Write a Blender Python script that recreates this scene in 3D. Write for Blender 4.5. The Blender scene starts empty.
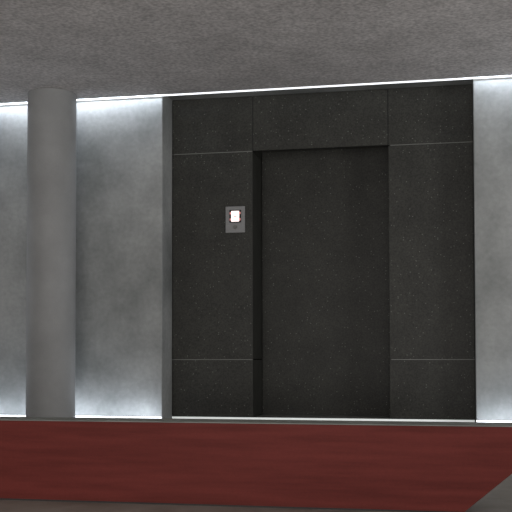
import bpy, bmesh, math
from mathutils import Vector, Matrix
scene=bpy.context.scene
scene.view_settings.view_transform='Standard'
scene.view_settings.look='None'

def mat(name,c1,c2,scale=(1,1,1),nscale=3.0,rough=0.6,spec=0.3,bump=0.0,bscale=80,detail=6,speck=None,lo=0.35,hi=0.65,fine=0.0,fscale=150):
    m=bpy.data.materials.new(name); m.use_nodes=True
    nt=m.node_tree; N=nt.nodes; L=nt.links
    b=N['Principled BSDF']
    b.inputs['Roughness'].default_value=rough
    b.inputs['Specular IOR Level'].default_value=spec
    tc=N.new('ShaderNodeTexCoord'); mp=N.new('ShaderNodeMapping')
    mp.inputs['Scale'].default_value=scale
    L.new(tc.outputs['Object'],mp.inputs['Vector'])
    n=N.new('ShaderNodeTexNoise'); n.inputs['Scale'].default_value=nscale; n.inputs['Detail'].default_value=detail
    n.inputs['Roughness'].default_value=0.6
    L.new(mp.outputs['Vector'],n.inputs['Vector'])
    r=N.new('ShaderNodeValToRGB')
    r.color_ramp.elements[0].position=lo; r.color_ramp.elements[0].color=(*c1,1)
    r.color_ramp.elements[1].position=hi; r.color_ramp.elements[1].color=(*c2,1)
    L.new(n.outputs['Fac'],r.inputs['Fac'])
    out=r.outputs['Color']
    if fine>0:
        n2=N.new('ShaderNodeTexNoise'); n2.inputs['Scale'].default_value=fscale; n2.inputs['Detail'].default_value=3
        L.new(tc.outputs['Object'],n2.inputs['Vector'])
        mr=N.new('ShaderNodeMapRange'); mr.inputs['From Min'].default_value=0.3; mr.inputs['From Max'].default_value=0.7
        mr.inputs['To Min'].default_value=1-fine; mr.inputs['To Max'].default_value=1+fine
        L.new(n2.outputs['Fac'],mr.inputs['Value'])
        mx=N.new('ShaderNodeVectorMath'); mx.operation='SCALE'
        L.new(out,mx.inputs[0]); L.new(mr.outputs['Result'],mx.inputs['Scale']); out=mx.outputs['Vector']
    if speck:
        v=N.new('ShaderNodeTexVoronoi'); v.inputs['Scale'].default_value=speck[0]
        L.new(tc.outputs['Object'],v.inputs['Vector'])
        lt=N.new('ShaderNodeMath'); lt.operation='LESS_THAN'; lt.inputs[1].default_value=speck[1]
        L.new(v.outputs['Distance'],lt.inputs[0])
        sp=N.new('ShaderNodeSeparateColor'); L.new(v.outputs['Color'],sp.inputs['Color'])
        g=N.new('ShaderNodeMath'); g.operation='MULTIPLY'
        g2=N.new('ShaderNodeMath'); g2.operation='GREATER_THAN'; g2.inputs[1].default_value=0.7
        L.new(sp.outputs['Red'],g2.inputs[0]); L.new(g2.outputs[0],g.inputs[0]); L.new(lt.outputs[0],g.inputs[1])
        mix=N.new('ShaderNodeMix'); mix.data_type='RGBA'
        L.new(g.outputs[0],mix.inputs['Factor']); L.new(out,mix.inputs['A']); mix.inputs['B'].default_value=(*speck[2],1)
        out=mix.outputs['Result']
    L.new(out,b.inputs['Base Color'])
    if bump>0:
        n3=N.new('ShaderNodeTexNoise'); n3.inputs['Scale'].default_value=bscale
        L.new(tc.outputs['Object'],n3.inputs['Vector'])
        bp=N.new('ShaderNodeBump'); bp.inputs['Strength'].default_value=bump; bp.inputs['Distance'].default_value=0.01
        L.new(n3.outputs['Fac'],bp.inputs['Height']); L.new(bp.outputs['Normal'],b.inputs['Normal'])
    return m
def emis(name,c,s):
    m=bpy.data.materials.new(name); m.use_nodes=True
    b=m.node_tree.nodes['Principled BSDF']
    b.inputs['Base Color'].default_value=(*c,1); b.inputs['Emission Color'].default_value=(*c,1)
    b.inputs['Emission Strength'].default_value=s
    return m

M_wall=mat('concrete_plaster',(0.18,0.188,0.183),(0.335,0.342,0.335),nscale=1.3,rough=.7,detail=8,fine=.08,fscale=25)
M_col=mat('column_concrete',(0.235,0.237,0.236),(0.295,0.297,0.296),nscale=2,rough=.6,fine=.04)
M_ceil=mat('ceiling_plaster',(0.42,0.397,0.388),(0.53,0.503,0.492),nscale=2,rough=.85,fine=.28,fscale=38,bump=.1)
M_floor=mat('floor_stone',(0.13,0.117,0.10),(0.19,0.175,0.155),nscale=5,rough=.5,fine=.1)
M_panel=mat('speckled_dark_stone',(0.028,0.028,0.0245),(0.039,0.039,0.034),nscale=4,rough=.5,spec=.22,fine=.35,fscale=70,speck=(36,.17,(.13,.13,.12)))
M_gap=mat('joint_shadow',(0.008,0.008,0.008),(0.012,0.012,0.012))
M_joint=mat('joint_metal',(0.14,0.14,0.13),(0.17,0.17,0.16),rough=.4)  # metal of sill and button; also the painted highlight along panel joints
M_red=mat('red_stained_wood',(0.078,0.0125,0.0095),(0.108,0.019,0.015),scale=(.5,1,7),nscale=4,rough=.6,spec=.12,fine=.05)
M_cap=mat('bench_top',(0.10,0.105,0.095),(0.15,0.155,0.14),nscale=4,rough=.5)
M_black=mat('black_plinth',(0.01,0.01,0.01),(0.02,0.018,0.016))
M_plate=mat('brushed_steel',(0.20,0.20,0.20),(0.26,0.26,0.26),scale=(1,1,30),nscale=10,rough=.4)
M_led=emis('led_diffuser',(.93,.97,1.0),1.3)
M_ledlow=emis('led_diffuser_low',(.93,.98,.96),.4)
M_disp=emis('lit_display',(1,.84,.82),1.4)
M_glyph=emis('lit_glyph',(.6,.22,.2),.5)

def link(o,parent=None):
    scene.collection.objects.link(o)
    if parent: o.parent=parent
    return o
def box(name,x0,x1,y0,y1,z0,z1,m,bev=0.0,parent=None):
    me=bpy.data.meshes.new(name); bm=bmesh.new()
    bmesh.ops.create_cube(bm,size=1)
    for v in bm.verts:
        v.co=Vector(((x0+x1)/2+v.co.x*(x1-x0),(y0+y1)/2+v.co.y*(y1-y0),(z0+z1)/2+v.co.z*(z1-z0)))
    if bev>0: bmesh.ops.bevel(bm,geom=bm.edges[:],offset=bev,segments=2,affect='EDGES',profile=.5)
    bm.to_mesh(me); bm.free(); me.materials.append(m)
    return link(bpy.data.objects.new(name,me),parent)
def prism(name,poly,y0,y1,m,bev=0,parent=None):
    me=bpy.data.meshes.new(name); bm=bmesh.new()
    a=[bm.verts.new((x,y0,z)) for x,z in poly]; b=[bm.verts.new((x,y1,z)) for x,z in poly]
    bm.faces.new(a); bm.faces.new(b[::-1]); n=len(poly)
    for i in range(n): bm.faces.new((a[(i+1)%n],a[i],b[i],b[(i+1)%n]))
    bmesh.ops.recalc_face_normals(bm,faces=bm.faces[:])
    if bev>0: bmesh.ops.bevel(bm,geom=bm.edges[:],offset=bev,segments=2,affect='EDGES')
    bm.to_mesh(me); bm.free(); me.materials.append(m)
    return link(bpy.data.objects.new(name,me),parent)
def empty(name,loc=(0,0,0)):
    o=bpy.data.objects.new(name,None); return link(o)

XL,XR=-9.0,5.0
RL,RR=-2.685,0.12
PY=0.31
CZ=2.965
TOP=3.35
CE=-.14      # ceiling edge (cove slot)
box('floor',XL,XR,-13,1.2,-.1,0,M_floor)
box('ceiling',XL,XR,-13,CE,CZ,TOP,M_ceil)
box('wall_left',XL,RL,0,.9,0,TOP,M_wall,.006)
box('wall_right',RR,XR,0,.9,0,TOP,M_wall,.006)
LZ=3.028
box('trim_1',RL,RR,0,.9,LZ,TOP,M_wall)
box('wall_back',RL,RR,.9,1.2,0,TOP,M_gap)
box('trim_2',XL,XR,CE,0,3.2,TOP,M_wall)

s=empty('elevator_surround')
DL,DR,DZ=-1.898,-.640,2.505
JZ=.555
def pan(n,x0,x1,z0,z1,y1=.8):
    box(n,x0+.003,x1-.003,PY,y1,z0+.003,z1-.003,M_panel,.004,s)
pan('panel_left_top',RL,DL,DZ,LZ); pan('panel_left_mid',RL,DL,JZ,DZ); pan('panel_left_low',RL,DL,0.02,JZ)
pan('panel_head',DL,DR,DZ,LZ,PY+.06)
pan('panel_right_top',DR,RR,DZ,LZ); pan('panel_right_mid',DR,RR,JZ,DZ); pan('panel_right_low',DR,RR,.02,JZ)
for i,(x0,x1,z) in enumerate([(RL,DL,DZ),(RL,DL,JZ),(DR,RR,DZ),(DR,RR,JZ)]):
    box('joint_%d'%i,x0+.02,x1-.005,PY-.002,PY+.02,z-.004,z+.003,M_joint,0,s)  # light-grey strip stands in for the highlight on the bevelled joint edge
for i,x in enumerate([DL,DR]):
    box('joint_v%d'%i,x-.003,x+.003,PY+.004,PY+.02,DZ,LZ-.005,M_gap,0,s)
d=empty('door_1')
box('leaf',DL+.002,DR-.002,.74,.80,.02,LZ-.005,M_panel,.002,d)
box('sill',DL,DR,PY,.80,0.0,.02,M_joint,0,d)

c=empty('elevator_call_panel')
box('plate',-2.158,-1.972,PY-.014,PY,1.742,1.989,M_plate,.004,c)
box('display_frame',-2.120,-2.008,PY-.017,PY-.012,1.836,1.955,M_gap,.002,c)
box('display',-2.102,-2.026,PY-.020,PY-.012,1.846,1.945,M_disp,.002,c)
for i,(x0,x1,a0,a1) in enumerate([(-2.116,-2.102,1.856,1.876),(-2.026,-2.012,1.856,1.876),(-2.116,-2.102,1.914,1.934),(-2.026,-2.012,1.914,1.934),(-2.080,-2.048,1.890,1.898)]):
    box('glyph_%d'%i,x0,x1,PY-.022,PY-.016,a0,a1,M_glyph,0,c)
me=bpy.data.meshes.new('button'); bm=bmesh.new()
bmesh.ops.create_cone(bm,cap_ends=True,segments=32,radius1=.02,radius2=.017,depth=.012)
for v in bm.verts: v.co=Vector((v.co.x-2.064,PY-.018-v.co.z,v.co.y+1.795))
bmesh.ops.recalc_face_normals(bm,faces=bm.faces[:])
bm.to_mesh(me); bm.free(); me.materials.append(M_joint); link(bpy.data.objects.new('button',me),c)

me=bpy.data.meshes.new('column'); bm=bmesh.new()
R=.218
prof=[(0,0),(R-.01,0),(R-.01,.02),(R,.02),(R,CZ-.008),(R-.004,CZ-.008),(R-.004,CZ),(0,CZ)]
S=96; rings=[]
for r,z in prof:
    rings.append([bm.verts.new((r*math.cos(2*math.pi*i/S),r*math.sin(2*math.pi*i/S),z)) for i in range(S)] if r>0 else [bm.verts.new((0,0,z))])
for A,B in zip(rings,rings[1:]):
    for i in range(S):
        j=(i+1)%S
        if len(A)==1: bm.faces.new((A[0],B[j],B[i]))
        elif len(B)==1: bm.faces.new((A[i],A[j],B[0]))
        else: bm.faces.new((A[i],A[j],B[j],B[i]))
bmesh.ops.recalc_face_normals(bm,faces=bm.faces[:])
for f in bm.faces: f.smooth=True
for e in bm.edges:
    if len(e.link_faces)==2 and e.calc_face_angle(0)>.6: e.smooth=False
bm.to_mesh(me); bm.free(); me.materials.append(M_col)
co=link(bpy.data.objects.new('column',me)); co.location=(-3.616,-.36,0)

b=empty('bench')
k=(.191-.0145)/.149
H=.338
prism('front_board',[(-5,.006),(.0+k*.006,.006),(.0+k*(H-.004),H-.004),(-5,H-.004)],-4.85,-4.82,M_red,.001,b)
prism('body',[(-5,.0),(-.015,.0),(k*(H-.006)-.025,H-.006),(-5,H-.006)],-4.82,-4.68,M_red,0,b)
prism('kick_line',[(-5,0),(.0,0),(.0+k*.006,.006),(-5,.006)],-4.853,-4.82,M_black,0,b)
box('top_cap',-5,k*H,-4.853,-4.66,H-.004,H,M_cap,.0005,b)

u=empty('led_strip_light')
box('diffuser_upper',XL,XR,-.02,-.001,2.987,3.02,M_led,0,u)
f=empty('led_strip_light.001')
box('diffuser_left',XL,RL,-.02,-.001,0.0,.035,M_led,0,f)
box('diffuser_right',RR,XR,-.02,-.001,0.0,.035,M_led,0,f)
box('diffuser_mid',RL+.01,RR-.01,PY-.02,PY-.002,0.0,.018,M_ledlow,0,f)

def area(name,loc,rot,sx,sy,p,col=(1,1,1)):
    l=bpy.data.lights.new(name,'AREA'); l.shape='RECTANGLE'; l.size=sx; l.size_y=sy; l.energy=p; l.color=col
    o=bpy.data.objects.new(name,l); o.location=loc; o.rotation_euler=rot; link(o); return o
cool=(.80,.88,1.0)
Lw=RL-XL; Rw=XR-RR
t=math.radians(15)
area('cove_lamp',((XL+RL)/2,-.10,3.06),(t,0,0),Lw,.04,6.6*Lw,cool)
area('cove_lamp.001',((XR+RR)/2,-.10,3.06),(t,0,0),Rw,.04,5.4*Rw,cool)
area('floor_wash_lamp',((XL+RL)/2,-.11,.02),(math.pi-t,0,0),Lw,.04,3.1*Lw,cool)
area('floor_wash_lamp.001',((XR+RR)/2,-.11,.02),(math.pi-t,0,0),Rw,.04,3.0*Rw,cool)

w=bpy.data.worlds.new('World'); scene.world=w; w.use_nodes=True
w.node_tree.nodes['Background'].inputs[0].default_value=(.97,.96,.95,1)
w.node_tree.nodes['Background'].inputs[1].default_value=.52
area('lobby_lamp',(-1,-11.5,1.6),(math.radians(95),0,0),6,2.2,75,(1,.96,.92))  # unseen fill behind the camera, added to lift the general level
area('ceiling_uplight',(-1.2,-9.8,.5),(math.radians(160),0,0),5,1.5,320,(1,.965,.94))  # no real fixture: added out of view to brighten the ceiling
sl=area('side_lamp',(4.4,-4.2,1.7),(0,0,0),1.4,2.0,95,(1,1,1))  # fill added from the right to brighten the return beside the recess
sl.rotation_euler=(Vector((-2.7,.1,1.5))-sl.location).to_track_quat('-Z','Y').to_euler()

cam=bpy.data.cameras.new('camera'); cam.sensor_width=36; cam.lens=70.3; cam.shift_y=.1203
o=bpy.data.objects.new('camera',cam); link(o)
o.location=(0,-8.8,.62)
rot=Matrix.Rotation(math.radians(11.6),3,'Z')@Matrix.Rotation(math.radians(92),3,'X')@Matrix.Rotation(math.radians(-.1),3,'Z')
o.rotation_euler=rot.to_euler()
scene.camera=o
